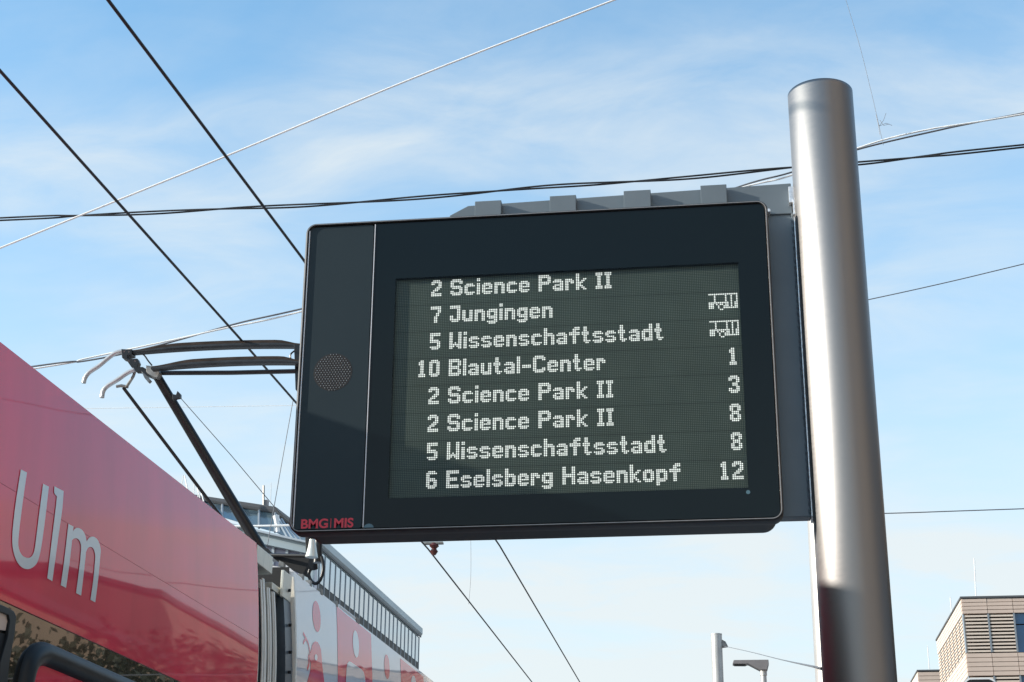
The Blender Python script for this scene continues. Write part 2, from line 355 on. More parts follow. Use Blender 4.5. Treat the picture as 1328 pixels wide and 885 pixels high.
# ---- dot font
F = {
'S': '.#####.|#######|##...##|##.....|######.|.######|.....##|##...##|#######|.#####.',
'J': '######|######|....##|....##|....##|....##|##..##|##..##|######|.####.',
'W': '##...##|##...##|##...##|##...##|##...##|##...##|##.#.##|#######|###.###|##...##',
'B': '######.|#######|##...##|##...##|######.|######.|##...##|##...##|#######|######.',
'C': '.#####.|#######|##...##|##.....|##.....|##.....|##.....|##...##|#######|.#####.',
'E': '#######|#######|##.....|##.....|######.|######.|##.....|##.....|#######|#######',
'H': '##...##|##...##|##...##|##...##|#######|#######|##...##|##...##|##...##|##...##',
'P': '######.|#######|##...##|##...##|#######|######.|##.....|##.....|##.....|##.....',
'I': '####|####|.##.|.##.|.##.|.##.|.##.|.##.|####|####',
'a': '|||.####.|######|....##|.#####|##..##|######|.#####',
'b': '##....|##....|##....|#####.|######|##..##|##..##|##..##|######|#####.',
'c': '|||.####.|######|##....|##....|##....|######|.####.',
'd': '....##|....##|....##|.#####|######|##..##|##..##|##..##|######|.#####',
'e': '|||.####.|######|##..##|######|##....|######|.####.',
'f': '...###|..####|..##..|######|######|..##..|..##..|..##..|..##..|..##..',
'g': '|||.#####|######|##..##|##..##|######|.#####|....##|######|.####.',
'h': '##....|##....|##....|#####.|######|##..##|##..##|##..##|##..##|##..##',
'i': '##|##||##|##|##|##|##|##|##',
'k': '##....|##....|##....|##..##|##.##.|####..|###...|####..|##.##.|##..##',
'l': '##|##|##|##|##|##|##|##|##|##',
'n': '|||#####.|######|##..##|##..##|##..##|##..##|##..##',
'o': '|||.####.|######|##..##|##..##|##..##|######|.####.',
'p': '|||#####.|######|##..##|##..##|##..##|######|#####.|##....|##....',
'r': '|||####.|#####|##.##|##...|##...|##...|##...',
's': '|||.####.|######|##....|.####.|....##|######|.####.',
't': '.##..|.##..|.##..|####.|####.|.##..|.##..|.##..|.####|..##.',
'u': '|||##..##|##..##|##..##|##..##|##..##|######|.#####',
'-': '|||||#####|#####',
'0': '.####.|######|##..##|##..##|##..##|##..##|##..##|##..##|######|.####.',
'1': '..##|.###|.###|..##|..##|..##|..##|..##|.####|.####',
'2': '.####.|######|##..##|....##|...###|..###.|.###..|##....|######|######',
'3': '.####.|######|##..##|....##|..###.|..###.|....##|##..##|######|.####.',
'5': '######|######|##....|##....|#####.|######|....##|....##|######|.####.',
'6': '.####.|######|##....|##....|#####.|######|##..##|##..##|######|.####.',
'7': '######|######|....##|....##|...##.|...##.|..##..|..##..|..##..|..##..',
'8': '.####.|######|##..##|##..##|.####.|.####.|##..##|##..##|######|.####.',
}
ICON = '################|...#.....#..#..#|...#.....#..#..#|...#.....#..#..#|...#.....#..#..#|###########.#.##|###.#.##.##.#.##|###..#..###.#.##|###..#..########|......##........'
def stamp(cells, c, r, g):
    w = 0
    for j, row in enumerate(g.split('|')):
        w = max(w, len(row))
        for i, ch in enumerate(row):
            if ch == '#': cells.add((c + i, r + j))
    return w
LINES = [('2', 'Science Park II', ''), ('7', 'Jungingen', 'bus'), ('5', 'Wissenschaftsstadt', 'bus'), ('10', 'Blautal-Center', '1'), ('2', 'Science Park II', '3'), ('2', 'Science Park II', '8'), ('5', 'Wissenschaftsstadt', '8'), ('6', 'Eselsberg Hasenkopf', '12')]
def put_word(cells):
    mb = MB(); h = .0025
    for (a, b) in sorted(cells):
        x = LX + (a + .5) * PITCH; z = LZ - (b + .5) * PITCH; y = YL - .0006
        q = [(x + h * math.cos(t), y, z + h * math.sin(t)) for t in [R_(22.5 + 45 * i) for i in range(8)]]
        mb.add(q, [tuple(range(8))])
    part('text_word', mb, 'lit', board)
for k, (num, txt, end) in enumerate(LINES):
    cells = set(); r = 16 * k + 1
    for i, ch in enumerate(num[::-1]): stamp(cells, 20 - 7 * i, r, F[ch])
    c = 31
    for ch in txt:
        if ch == ' ': c += 4; continue
        c += stamp(cells, c, r, F[ch]) + 1
    if end == 'bus': stamp(cells, 175, r, ICON)
    else:
        for i, ch in enumerate(end[::-1]): stamp(cells, 184 - 7 * i, r, F[ch])
    cols = sorted({a for a, b in cells}); words = [[cols[0]]]
    for a in cols[1:]:
        if a - words[-1][-1] > 3: words.append([a])
        else: words[-1].append(a)
    for wd in words: put_word({(a, b) for a, b in cells if wd[0] <= a <= wd[-1]})

# speaker grille
sx, sz, sr = -1.312, 3.416, .0665
gr = part('speaker_grille', MB().tube([(sx, YF + .0016, sz), (sx, YF + .004, sz)], sr, 40), 'dark', board)
mb = MB(); d = .0098; j = -9
while j <= 9:
    for i in range(-9, 10):
        x = (i + (.5 if j % 2 else 0)) * d; z = j * d * .80
        if x * x + z * z < (sr - .003) ** 2:
            px, pz, h = sx + x, sz + z, .0019
            mb.add([(px - h, YF + .0014, pz), (px, YF + .0014, pz - h), (px + h, YF + .0014, pz), (px, YF + .0014, pz + h), (px, YF - .0012, pz)], [(0, 1, 4), (1, 2, 4), (2, 3, 4), (3, 0, 4)])
    j += 1
part('perforation', mb, 'metalpin', gr, kind='stuff')

# logo lettering
def text_mesh(body, size, bold=0.0):
    c = bpy.data.curves.new('t', 'FONT'); c.body = body; c.size = size; c.offset = bold; c.extrude = .0003
    o = bpy.data.objects.new('t', c); COL.objects.link(o); dg = bpy.context.evaluated_depsgraph_get()
    me = bpy.data.meshes.new_from_object(o.evaluated_get(dg)); bpy.data.objects.remove(o); return me
def place_text(name, body, p0, p1, h, m, parent, bold=0.0):
    me = text_mesh(body, 1.0, bold); vs = [v.co for v in me.vertices]
    x0 = min(v.x for v in vs); x1 = max(v.x for v in vs); y0 = min(v.y for v in vs); y1 = max(v.y for v in vs)
    base = wl(parent)
    for v in me.vertices:
        u = (v.co.x - x0) / (x1 - x0); w = (v.co.y - y0) / (y1 - y0)
        v.co = Vector((p0[0] + (p1[0] - p0[0]) * u, p0[1] - .0006 + (.0006 if v.co.z < 0 else 0), p0[2] + h * w)) - base
    me.materials.append(M[m]); o = bpy.data.objects.new(name, me); COL.objects.link(o); o.parent = parent; return o
a = atY(390, 686, YF); b = atY(425, 684, YF); hl = .032
place_text('logo_lettering', 'BMG', (a.x, YF + .0016, a.z), (b.x, 0, 0), hl, 'logo', board, .028)
a2 = atY(433, 683.5, YF); b2 = atY(458, 682.5, YF)
place_text('logo_lettering', 'MIS', (a2.x, YF + .0016, a.z), (b2.x, 0, 0), hl, 'logo', board, .028)
c_ = atY(428.6, 684, YF).x
part('logo_lettering', MB().box(c_ - .001, c_ + .001, YF + .001, YF + .0018, a.z, a.z + hl), 'logo', board)

# bracket: top rail with cap blocks, side plate, flange, saddle on the pole
mb = MB().prism([(-.945, 5.06, 3.955), (-.945, 5.06, 4.015), (-.88, 5.06, 4.049), (.236, 5.06, 4.069), (.236, 5.06, 3.955)], (0, .075, 0))
part('top_rail', mb, 'bracket', board, bevel=.003)
for px0, px1 in ((616, 650), (713, 747), (809, 844), (909, 943)):
    xa, xb = atY(px0, 262, 5.03).x, atY(px1, 262, 5.03).x; zt = 4.048 + .020 * (xa + .88) / 1.12
    part('cap_block', MB().box(xa, xb, 5.028, 5.055, 3.90, zt), 'bracket', board, bevel=.0015)
part('side_plate', MB().box(.10, .238, 5.068, 5.128, 2.902, 3.975), 'bracket', board, bevel=.003)
part('plate_screw', MB().tube([(.156, 5.068, 3.958), (.156, 5.030, 3.958)], .006, 10), 'weld', board)
mb = MB().box(.2385, .2465, 5.046, 5.130, 2.895, 4.035); mb.box(.226, .2480, 5.035, 5.058, 3.985, 4.045); mb.box(.2375, .2520, 5.025, 5.044, 3.935, 3.995)
part('mounting_flange', mb, 'weld', board, bevel=.002)
mb = MB()
for i in range(46):
    z = 2.91 + i * .024; mb.tube([(.234, 5.066, z), (.2345 + .0012 * random.random(), 5.065, z + .012), (.234, 5.066, z + .024)], [.002, .0042 + .0015 * random.random(), .002], 6)
part('weld_seam', mb, 'bracket', board)
mb = MB().prism([(.245, 5.00, 3.955), (.245, 5.00, 2.80), (.262, 5.00, 2.735), (.275, 5.00, 2.735), (.275, 5.00, 3.955)], (0, .10, 0))
part('pole_saddle', mb, 'blacksteel', board)

# ------------------------------------------------------------------ tram
def XF(Y): return -2.525 + .0165 * (Y - 5.0)
def prof(z): return 0.0 if z <= 2.95 else -.05 * ((z - 2.95) / .68) ** 1.6
ZTOP = 3.632
def face(px, py):   # where a photo pixel lands on the tram's side
    X = -2.5
    for _ in range(8):
        p = atX(px, py, X); X = XF(p.y) + prof(p.z)
    return p
def fp(Y, z, out=0.0): return (XF(Y) + prof(z) + out, Y, z)
tram = thing('tram', (-3.75, 7.0, 0.0), 'red low-floor tram at the platform on the left with Ulm written on its side', 'tram')
def strip(Ya, Yb, zs, out, th, ny=1):
    m_ = MB(); Ys = [Ya + (Yb - Ya) * i / ny for i in range(ny + 1)]
    outer = [[fp(Y, z, out) for z in zs] + [fp(Y, z, out - th) for z in zs[::-1]] for Y in Ys]
    return m_.loft(outer, closed=True, caps=True)
def lin(a, b, n): return [a + (b - a) * i / n for i in range(n + 1)]
Y_A, Y_B, Y_C, Y_D = -4.0, face(335.5, 820).y, face(384, 800).y, 16.0
part('upper_side_panel', strip(Y_A, Y_B, lin(3.1225, ZTOP, 12), 0, .03, 8), 'red', tram, smooth=30)
part('lower_side_panel', strip(Y_A, Y_B, [2.733, 2.95, 3.0, 3.05, 3.1209], 0, .03, 8), 'red', tram, smooth=30)
part('panel_backing', strip(Y_A, Y_B - .01, lin(2.74, 3.6, 10), -.004, .02, 1), 'red', tram)
part('window_band', strip(Y_A, Y_B, [1.9, 2.3, 2.7295], -.004, .03, 8), 'black_gloss', tram, smooth=30)
part('skirt_panel', strip(Y_A, Y_B, [.35, 1.0, 1.898], 0, .03, 2), 'red', tram)
def roof(Ya, Yb, dz=0.0):
    m_ = MB(); secs = []
    for Y in lin(Ya, Yb, 4):
        x = XF(Y); pts = [(-.052, ZTOP - .004), (-.12, 3.665 + dz), (-.30, 3.70 + dz), (-.60, 3.73 + dz), (-1.2, 3.745 + dz), (-1.8, 3.73 + dz), (-2.25, 3.66 + dz), (-2.4, 3.55), (-2.4, .4), (-.2, .4), (-.1, 3.55)]
        secs.append([(x + a, Y, z) for a, z in pts])
    return m_.loft(secs, closed=True, caps=True)
part('roof', roof(Y_A, Y_B - .012), 'red', tram, smooth=35)
# roof equipment box, chamfered, ahead of the frame
mb = MB(); secs = []
for Y, s in ((-3.5, .90), (-3.4, 1.0), (4.50, 1.0), (4.62, .72)):
    x = XF(Y); z1 = 3.70 + .195 * s; secs.append([(x - .47, Y, 3.66), (x - .50, Y, z1 - .01), (x - .53, Y, z1), (x - 1.9, Y, z1), (x - 1.95, Y, 3.66)])
mb.loft(secs, closed=True, caps=True); part('roof_equipment_box', mb, 'white_paint', tram)
# thin bright trim where red meets black
part('trim_strip', strip(Y_A, Y_B, [2.7305, 2.7325], .0012, .006, 2), 'red', tram)

# door / window frames in the band
def flat_poly(pts, out, th, m, name, parent=tram, bev=0, smooth=None):
    """pixels -> polygon lying on the tram's side, sliced so it follows the tumblehome"""
    w = [face(*p) for p in pts]; bm = bmesh.new()
    vs = [bm.verts.new((0, p.y, p.z)) for p in w]; bm.faces.new(vs)
    for zc in lin(2.95, 3.60, 13):
        if min(p.z for p in w) < zc < max(p.z for p in w):
            bmesh.ops.bisect_plane(bm, geom=bm.verts[:] + bm.edges[:] + bm.faces[:], plane_co=(0, 0, zc), plane_no=(0, 0, 1))
    base = wl(parent)
    if th:
        r = bmesh.ops.extrude_face_region(bm, geom=bm.faces[:])
        for v in r['geom']:
            if isinstance(v, bmesh.types.BMVert): v.co.x += th
    for v in bm.verts:
        v.co = Vector((XF(v.co.y) + prof(v.co.z) + out - th + v.co.x, v.co.y, v.co.z)) - base
    bmesh.ops.recalc_face_normals(bm, faces=bm.faces)
    me = bpy.data.meshes.new(name); bm.to_mesh(me); bm.free(); me.materials.append(M[m])
    if bev: finish(me, smooth, bev)
    o = bpy.data.objects.new(name, me); COL.objects.link(o); o.parent = parent; return o
# second frame: a rounded rubber tube around a red door leaf
def frame_path(pts): return [face(*p) for p in pts]
mid = frame_path([(28, 925), (30, 900), (33, 880), (38, 862), (45, 852), (54, 848.5), (66, 852), (110, 871), (190, 905), (300, 950)])
mid = [Vector((XF(p.y) - .012, p.y, p.z)) for p in mid]
def smooth_path(P, n=5):
    out = []
    for i in range(len(P) - 1):
        p0, p1, p2, p3 = P[max(i - 1, 0)], P[i], P[i + 1], P[min(i + 2, len(P) - 1)]
        for k in range(n):
            t = k / n; out.append(0.5 * ((2 * p1) + (p2 - p0) * t + (2 * p0 - 5 * p1 + 4 * p2 - p3) * t * t + (3 * p1 - p0 - 3 * p2 + p3) * t ** 3))
    return out + [P[-1]]
dfr = part('door_frame', MB().tube(smooth_path(mid), .046, 14), 'rubber', tram, smooth=60)
leaf = flat_poly([(36, 925), (37, 895), (44, 868), (54, 860), (66, 863), (150, 897), (260, 945), (200, 990), (60, 990)], .004, .02, 'red', 'door_leaf')
wf = flat_poly([(-6, 783), (5, 788), (14, 793), (17, 800), (15, 822), (8, 860), (2, 930), (-8, 930), (-4, 860), (6, 826), (8.5, 806), (7, 798), (0, 795), (-6, 793)], .012, .012, 'rubber', 'window_frame', bev=.002)
wg = flat_poly([(-6, 793), (0, 795), (7, 798), (8.5, 806), (6, 818), (-6, 816)], .003, .006, 'clad', 'window_blind')
wg2 = flat_poly([(-6, 820), (6, 822), (2, 850), (-4, 925), (-10, 925)], .002, .005, 'dark', 'window_pane')

# "Ulm" lettering
def stroke(pts, w, name='lettering'):
    P = [face(*p) for p in pts]; P = [Vector((p.y, p.z)) for p in P]
    if len(P) > 3:
        P3 = smooth_path([Vector((p.x, p.y, 0)) for p in P], 5); P = [Vector((p.x, p.y)) for p in P3]
    l, r = [], []
    for i, p in enumerate(P):
        d = (P[min(i + 1, len(P) - 1)] - P[max(i - 1, 0)]).normalized(); nrm = Vector((-d.y, d.x)) * w / 2
        l.append(p + nrm); r.append(p - nrm)
    return l, r
def yz_strip(l, r, out, m, name, parent=tram):
    mbs = MB(); n_ = len(l)
    v = [fp(p.x, p.y, out) for p in l] + [fp(p.x, p.y, out) for p in r]
    mbs.add(v, [(i, i + 1, n_ + i + 1, n_ + i) for i in range(n_ - 1)])
    o = part(name, mbs, m, parent); return o
def dens(pts, k=6):
    out = []
    for a_, b_ in zip(pts[:-1], pts[1:]):
        for i in range(k): out.append((a_[0] + (b_[0] - a_[0]) * i / k, a_[1] + (b_[1] - a_[1]) * i / k))
    return out + [pts[-1]]
def letter(polys, name='lettering'):
    o = None; mbs = MB()
    for l, r in polys:
        n_ = len(l); v = [fp(p.x, p.y, .0022) for p in l] + [fp(p.x, p.y, .0022) for p in r]
        mbs.add(v, [(i, i + 1, n_ + i + 1, n_ + i) for i in range(n_ - 1)])
    return part(name, mbs, 'letter', tram)
def pxstrip(L_, R_2):
    a_ = smooth_path([Vector((*p, 0)) for p in L_], 5); b_ = smooth_path([Vector((*p, 0)) for p in R_2], 5)
    fa = [face(p.x, p.y) for p in a_]; fb = [face(p.x, p.y) for p in b_]
    return [Vector((p.y, p.z)) for p in fa], [Vector((p.y, p.z)) for p in fb]
Z2 = lambda x, y: (x / 3.32, 620 + y / 3.32)
U = pxstrip([(26.3, 609), Z2(62, 130), Z2(50, 262), Z2(60, 335), Z2(85, 380), Z2(118, 393), Z2(148, 378), Z2(165, 345), Z2(178, 280), Z2(193, 170), Z2(208, 38)],
            [(34.2, 613), Z2(92, 130), Z2(77, 262), Z2(80, 308), Z2(95, 335), Z2(118, 345), Z2(136, 335), Z2(146, 310), Z2(152, 268), Z2(166, 155), Z2(183, 25)])
letter([U])
lA = pxstrip([Z2(243, 78), Z2(236, 140), Z2(222, 255), Z2(201, 432)], [Z2(272, 56), Z2(265, 140), Z2(248, 260), Z2(223, 445)])
lB = pxstrip([Z2(232, 36), Z2(231, 52), Z2(232, 66), Z2(243, 80)], [Z2(250, 46), Z2(260, 51), Z2(266, 54), Z2(272, 57)])
letter([lA, lB])
m1 = pxstrip([Z2(292, 198), Z2(284, 270), Z2(272, 370), Z2(259, 462)], [Z2(314, 210), Z2(307, 280), Z2(296, 375), Z2(282, 474)])
m2 = pxstrip([Z2(306, 240), Z2(322, 218), Z2(342, 218), Z2(360, 236), Z2(370, 270), Z2(369, 310), Z2(360, 395), Z2(347, 507)],
             [Z2(302, 282), Z2(312, 264), Z2(326, 260), Z2(338, 268), Z2(346, 290), Z2(345, 330), Z2(338, 395), Z2(325, 496)])
m3 = pxstrip([Z2(366, 282), Z2(382, 258), Z2(402, 254), Z2(420, 270), Z2(431, 305), Z2(429, 345), Z2(420, 440), Z2(408, 536)],
             [Z2(366, 325), Z2(376, 302), Z2(388, 297), Z2(400, 306), Z2(407, 330), Z2(406, 365), Z2(399, 440), Z2(387, 525)])
letter([m1, m2, m3])

part('unseen_dark_panel', strip(-2.0, 4.72, [.5, 1.5, 2.5, 2.9, 3.1, 3.3, 3.5, 3.58], .006, .004, 6), 'black_gloss', tram, smooth=30)  # unseen black panel, added to darken what the pole mirrors on its left
# ---- gangway bellows between the two cars
def rib(Y0_, Y1_, ztop, m, name, inset=0.03, w=.035, zlo=.5, top=True, **kw):
    mbs = MB(); secs = []
    zs = lin(zlo, 2.6, 3) + lin(2.75, ztop, 7)
    bow = lambda z: -.0  # follows the car profile
    for Y in (Y0_, Y1_):
        x = XF(Y) - inset
        outer = [(x + prof(z) * 1.2, Y, z) for z in zs]
        if top: outer += [(x - .09, Y, ztop + .012), (x - 2.1, Y, ztop + .012)]; inner = [(x - 2.1, Y, ztop - w), (x - .11, Y, ztop - w)] + [(x + prof(z) * 1.2 - w, Y, z) for z in zs[::-1] if z < ztop - w]
        else: inner = [(x + prof(z) * 1.2 - w, Y, z) for z in zs[::-1]]
        secs.append(outer + inner)
    mbs.loft(secs, closed=True, caps=True)
    return part(name, mbs, m, tram, smooth=40, **kw)
Yp = lambda px: face(px, 800).y
part('bellows_lining', strip(Yp(335.7), Yp(383), lin(.6, 3.45, 12), -.085, .02, 1), 'dark', tram)
for a_, b_, zt, ins in ((336.6, 339.2, 3.52, .030), (339.9, 342.6, 3.535, .028), (347.6, 349.2, 3.475, .030), (350.0, 352.6, 3.49, .028), (355.4, 356.6, 3.455, .030), (357.2, 359.2, 3.46, .028), (361.4, 362.2, 3.45, .028), (363.0, 364.8, 3.455, .026)):
    rib(Yp(a_), Yp(b_), zt, 'fold', 'bellows_rib', ins, w=.006, top=False)
part('bellows_roof', MB().box(XF(8.2) - 2.2, XF(8.2) - .125, Yp(336.5), Yp(382), 3.1, 3.465), 'dark', tram)
g = rib(Yp(372.6), Yp(381.2), 3.50, 'greyframe', 'gangway_frame', .012, .05, top=False)
for (bx, by) in ((376, 766), (377, 811), (377.6, 846), (376.5, 872)):
    p = face(bx, by); part('bolt', MB().tube([(p.x - .012, p.y, p.z), (p.x + .004, p.y, p.z)], .009, 8), 'dark', g)
p = face(376.5, 757); part('hinge_plate', MB().box(p.x - .02, p.x - .004, Yp(370), Yp(381), p.z - .10, p.z + .05), 'alu', tram, bevel=.002)
p0 = face(336, 722); p1 = face(336, 738)
part('gangway_cover', MB().box(XF(8.2) - .6, XF(8.2) - .045, Yp(335.8) , Yp(357), 3.53, 3.625), 'alu', tram, bevel=.003)
part('gangway_rail', MB().box(XF(8.3) - .5, XF(8.3) - .06, Yp(361), Yp(380), 3.462, 3.50), 'alu', tram, bevel=.002)
# ---- second car
part('end_bulkhead', MB().box(XF(8.45) - 2.3, XF(8.45) - .07, Yp(382.6), Yp(383.6), .5, 3.66), 'dark', tram)
part('edge_trim', strip(Yp(382), Yp(383.6), lin(.6, 3.60, 14), .004, .03, 1), 'fold', tram, smooth=30)
part('rear_side_panel', strip(Yp(383.7), Y_D, [.4, 1.5, 2.5] + lin(2.95, ZTOP + .004, 14), 0, .03, 10), 'white_paint', tram, smooth=30)
part('rear_roof', roof(Yp(384.5), Y_D - .02), 'white_paint', tram, smooth=35)
# clips along the second car's roof edge
for px, py in ((393, 747), (403, 756), (417, 771), (437, 786), (463, 806), (465, 806)):
    p = face(px, py + 2); mbs = MB().box(p.x - .03, p.x + .002, p.y - .02, p.y + .02, ZTOP - .004, ZTOP + .03)
    part('roof_clip', mbs, 'steel', tram)
pa, pb = face(441, 789), face(463, 807)
part('roof_rail', MB().tube([(pa.x - .015, pa.y, ZTOP + .02), (pb.x - .015, pb.y, ZTOP + .02)], .012, 8), 'wire_light', tram)

# ---- artwork printed on the second car
Z3 = lambda x, y: (370 + x / 6.99, 780 + y / 6.99)
def ell(cx, cy, rx, ry, tilt=0, n=24):
    out = []
    for i in range(n):
        a_ = 2 * math.pi * i / n; x, y = rx * math.cos(a_), ry * math.sin(a_)
        out.append(Z3(cx + x * math.cos(tilt) - y * math.sin(tilt), cy + x * math.sin(tilt) + y * math.cos(tilt)))
    return out
def decal(px, m, lvl, name='printed_figure'): return flat_poly(px, .0015 * lvl, 0, m, name)
decal(ell(282, 138, 36, 142, -.07), 'red', 1)
decal([Z3(*p) for p in ((240, 400), (252, 375), (272, 363), (292, 370), (310, 400), (322, 440), (328, 500), (334, 580), (345, 680), (358, 780), (372, 900), (150, 900), (190, 760), (205, 700), (222, 640), (228, 600), (228, 560), (220, 530), (218, 500), (224, 470), (232, 440))], 'red', 1)
decal(ell(274, 508, 13, 28), 'white_paint', 2, 'printed_eye')
def band(px, w, name='printed_branch', lvl=1):
    l, r = stroke([Z3(*p) for p in px], w); yz_strip(l, r, .0015 * lvl, 'red', name)
band([(160, 288), (175, 315), (185, 335), (205, 380), (216, 430), (222, 470)], .020)
band([(188, 335), (176, 352), (165, 370), (163, 388)], .018)
band([(216, 480), (210, 515), (214, 560), (206, 590), (198, 618)], .022)
decal([Z3(*p) for p in ((462, 40), (545, 115), (640, 190), (720, 252), (776, 300), (782, 500), (788, 740), (796, 900), (474, 900), (474, 740), (472, 400))], 'red', 1, 'printed_panel')
decal(ell(636, 388, 27, 124, -.06), 'white_paint', 2)
decal([Z3(*p) for p in ((544, 900), (546, 700), (552, 600), (560, 562), (572, 545), (590, 550), (640, 585), (690, 618), (708, 645), (718, 690), (726, 760), (732, 900))], 'white_paint', 2)
decal(ell(920, 594, 24, 112, -.05), 'red', 1)
decal([Z3(*p) for p in ((1040, 516), (1130, 588), (1250, 684), (1256, 800), (1262, 900), (1052, 900), (1048, 700))], 'red', 1, 'printed_panel')
decal(ell(1160, 745, 22, 72, -.05), 'white_paint', 2)
decal([Z3(*p) for p in ((1330, 760), (1420, 830), (1500, 900), (1330, 900))], 'red', 1, 'printed_panel')

# ---- pantograph
YH = 10.5
def H(px, py, Y=YH): return atY(px, py, Y)
base = atZ(352, 722, 3.80)
pan = part('pantograph', MB().box(base.x - .75, base.x - .05, base.y + .05, base.y + .9, 3.74, 3.80), 'blacksteel', tram)
mb = MB(); e0, e1 = H(343, 722, 9.6), H(398, 722, 10.6)
mb.prism([H(*p, 9.7) for p in ((352, 722), (402, 720), (399, 733), (393, 744), (380, 738), (362, 729))], (0, .12, 0))
part('base_frame', mb, 'dark', pan)
part('base_beam', MB().tube([H(334, 713, 9.8), H(343, 720, 9.7), H(398, 721, 9.6)], .012, 8), 'blacksteel', pan)
part('arm_mount', MB().prism([H(*p, 9.9) for p in ((332, 706), (348, 712), (357, 722), (336, 722))], (0, .15, 0)), 'blacksteel', pan)
kn = H(347, 727, 11.0)
part('arm_tube', MB().tube([H(203, 487), kn], [.032, .042], 14), 'blacksteel', pan, smooth=50)
part('arm_tube', MB().tube([H(392, 487), H(405, 738, 11.2)], [.032, .042], 14), 'blacksteel', pan, smooth=50)
part('guide_rod', MB().tube([H(160, 503), H(300, 688, 10.9)], .0125, 8), 'blacksteel', pan, smooth=50)
part('cross_tube', MB().tube([H(205, 484), H(300, 483.6), H(392, 481.5)], .0165, 10), 'blacksteel', pan, smooth=50)
def shoe(pL, pR, yL, yM, Yd, name='carbon_strip'):
    # curved strip: brown carbon on a grey bed
    n_ = 26; bed, car = [], []
    for i in range(n_ + 1):
        t = i / n_; px = pL + (pR - pL) * t; a_ = min(1, t / .28, (1 - t) / .14); a_ = a_ * a_ * (3 - 2 * a_)
        p = H(px, yL[0] + (yL[1] - yL[0]) * t - 3.0 * 4 * t * (1 - t), Yd); h_ = (4.5 + 5.5 * a_) * .0052; hb = h_ * .52
        car.append([(p.x, Yd - .018, p.z + h_), (p.x, Yd + .028, p.z + h_), (p.x, Yd + .028, p.z + hb), (p.x, Yd - .018, p.z + hb)])
        bed.append([(p.x, Yd - .027, p.z + hb - .001), (p.x, Yd + .035, p.z + hb - .001), (p.x, Yd + .035, p.z), (p.x, Yd - .012, p.z), (p.x, Yd - .027, p.z + hb * .4)])
    part('carbon_strip', MB().loft(car, closed=True, caps=True), 'carbon', pan)
    part('strip_bed', MB().loft(bed, closed=True, caps=True), 'stripbed', pan)
shoe(171, 391, (459.5, 451), 0, YH + .12)
shoe(197, 391, (480.5, 472.5), 0, YH - .12)
def horn(pts, Yd, r): part('horn', MB().tube(smooth_path([H(x, y, Yd) for x, y in pts], 4), r, 12), 'horn', pan, smooth=60)
horn([(160, 455.5), (150, 458), (140, 465), (128, 475), (116, 483), (110.5, 490), (108.5, 497)], YH + .12, .0165)
horn([(174, 480), (165, 484), (152, 493), (140, 500.5), (134, 507), (132.3, 516)], YH - .12, .0165)
def lump(name, pts, Yd, th, m='blacksteel'): part(name, MB().prism([H(x, y, Yd) for x, y in pts], (0, th, 0)), m, pan, bevel=.003)
lump('horn_clamp', ((157, 453), (171, 453), (171, 460), (165, 461), (165, 466), (158, 464)), YH + .08, .08)
lump('suspension_link', ((163, 466), (178, 465), (180, 470), (178, 476), (185, 476), (196, 482), (206, 489), (200, 491), (190, 487), (182, 482), (176, 482), (170, 476)), YH - .02, .05)
lump('spring_housing', ((189, 474), (203, 475), (207, 483), (204, 490), (196, 488), (190, 483)), YH - .07, .06, 'steel')
lump('cable_lug', ((183, 481), (190, 487), (195, 493), (192, 496), (187, 490)), YH - .09, .04, 'steel')
lump('end_bracket', ((381, 447), (388, 447), (388, 512), (383, 505), (382, 470)), YH - .05, .04)
part('link_rod', MB().tube([H(175, 482, YH - .1), H(173, 488, YH - .1), H(168, 496, YH - .05), H(164, 502, YH)], .011, 8), 'steel', pan, smooth=60)
part('link_rod', MB().tube([H(151, 501.5), H(157, 500.5), H(166, 502)], .012, 8), 'steel', pan)
part('shunt_cable', MB().tube(smooth_path([H(181, 458), H(187, 461), H(192, 468), H(197, 474)]), .006, 6), 'blacksteel', pan)
part('shunt_cable', MB().tube(smooth_path([H(384, 454), H(377.5, 459), H(377, 465), H(381, 469)]), .006, 6), 'blacksteel', pan)
for bx, by in ((161, 456), (167, 456.5), (167, 468.5), (175, 468.5), (200, 477)):
    part('bolt', MB().tube([H(bx, by, YH - .105), H(bx, by, YH - .09)], .006, 8), 'steel', pan)
lump('cord_bracket', ((223, 511), (228, 512), (230, 507), (234, 511), (234, 516), (229, 517), (224, 519)), 10.4, .03)
part('pull_cord', MB().tube([H(233, 515, 10.4), H(300, 591, 10.2), H(378, 684, 10.0)], .0028, 5), 'wire_dark', pan)
part('pull_cord', MB().tube([H(380, 520, 10.4), H(362, 620, 10.2), H(347, 707, 9.9)], .0028, 5), 'wire_grey', pan)
part('insulator', MB().tube([H(405, 700, 9.5), H(405, 708, 9.5), H(404.5, 716, 9.5), H(404, 723, 9.5)], [.018, .024, .032, .040], 14), 'alu', pan, smooth=40)
part('insulator', MB().tube([H(413, 700, 9.6), H(412, 730, 9.6)], [.025, .03], 12), 'blacksteel', pan, smooth=40)
part('cable_loop', MB().tube(smooth_path([H(417, 722, 9.4), H(419.5, 736, 9.4), H(416, 751, 9.4), H(410, 757, 9.4), H(404, 754, 9.4), H(400.5, 746, 9.4), H(402, 739, 9.4)]), .0105, 8), 'blacksteel', pan, smooth=60)
part('hinge_link', MB().prism([H(*p, 9.3) for p in ((362, 727), (368, 730), (366, 745), (361, 748), (360, 738))], (0, .05, 0)), 'steel', pan)
part('base_shroud', MB().prism([H(*p, 9.5) for p in ((369, 731), (382, 742), (396, 754), (392, 757), (370, 744))], (0, .05, 0)), 'white_paint', pan)

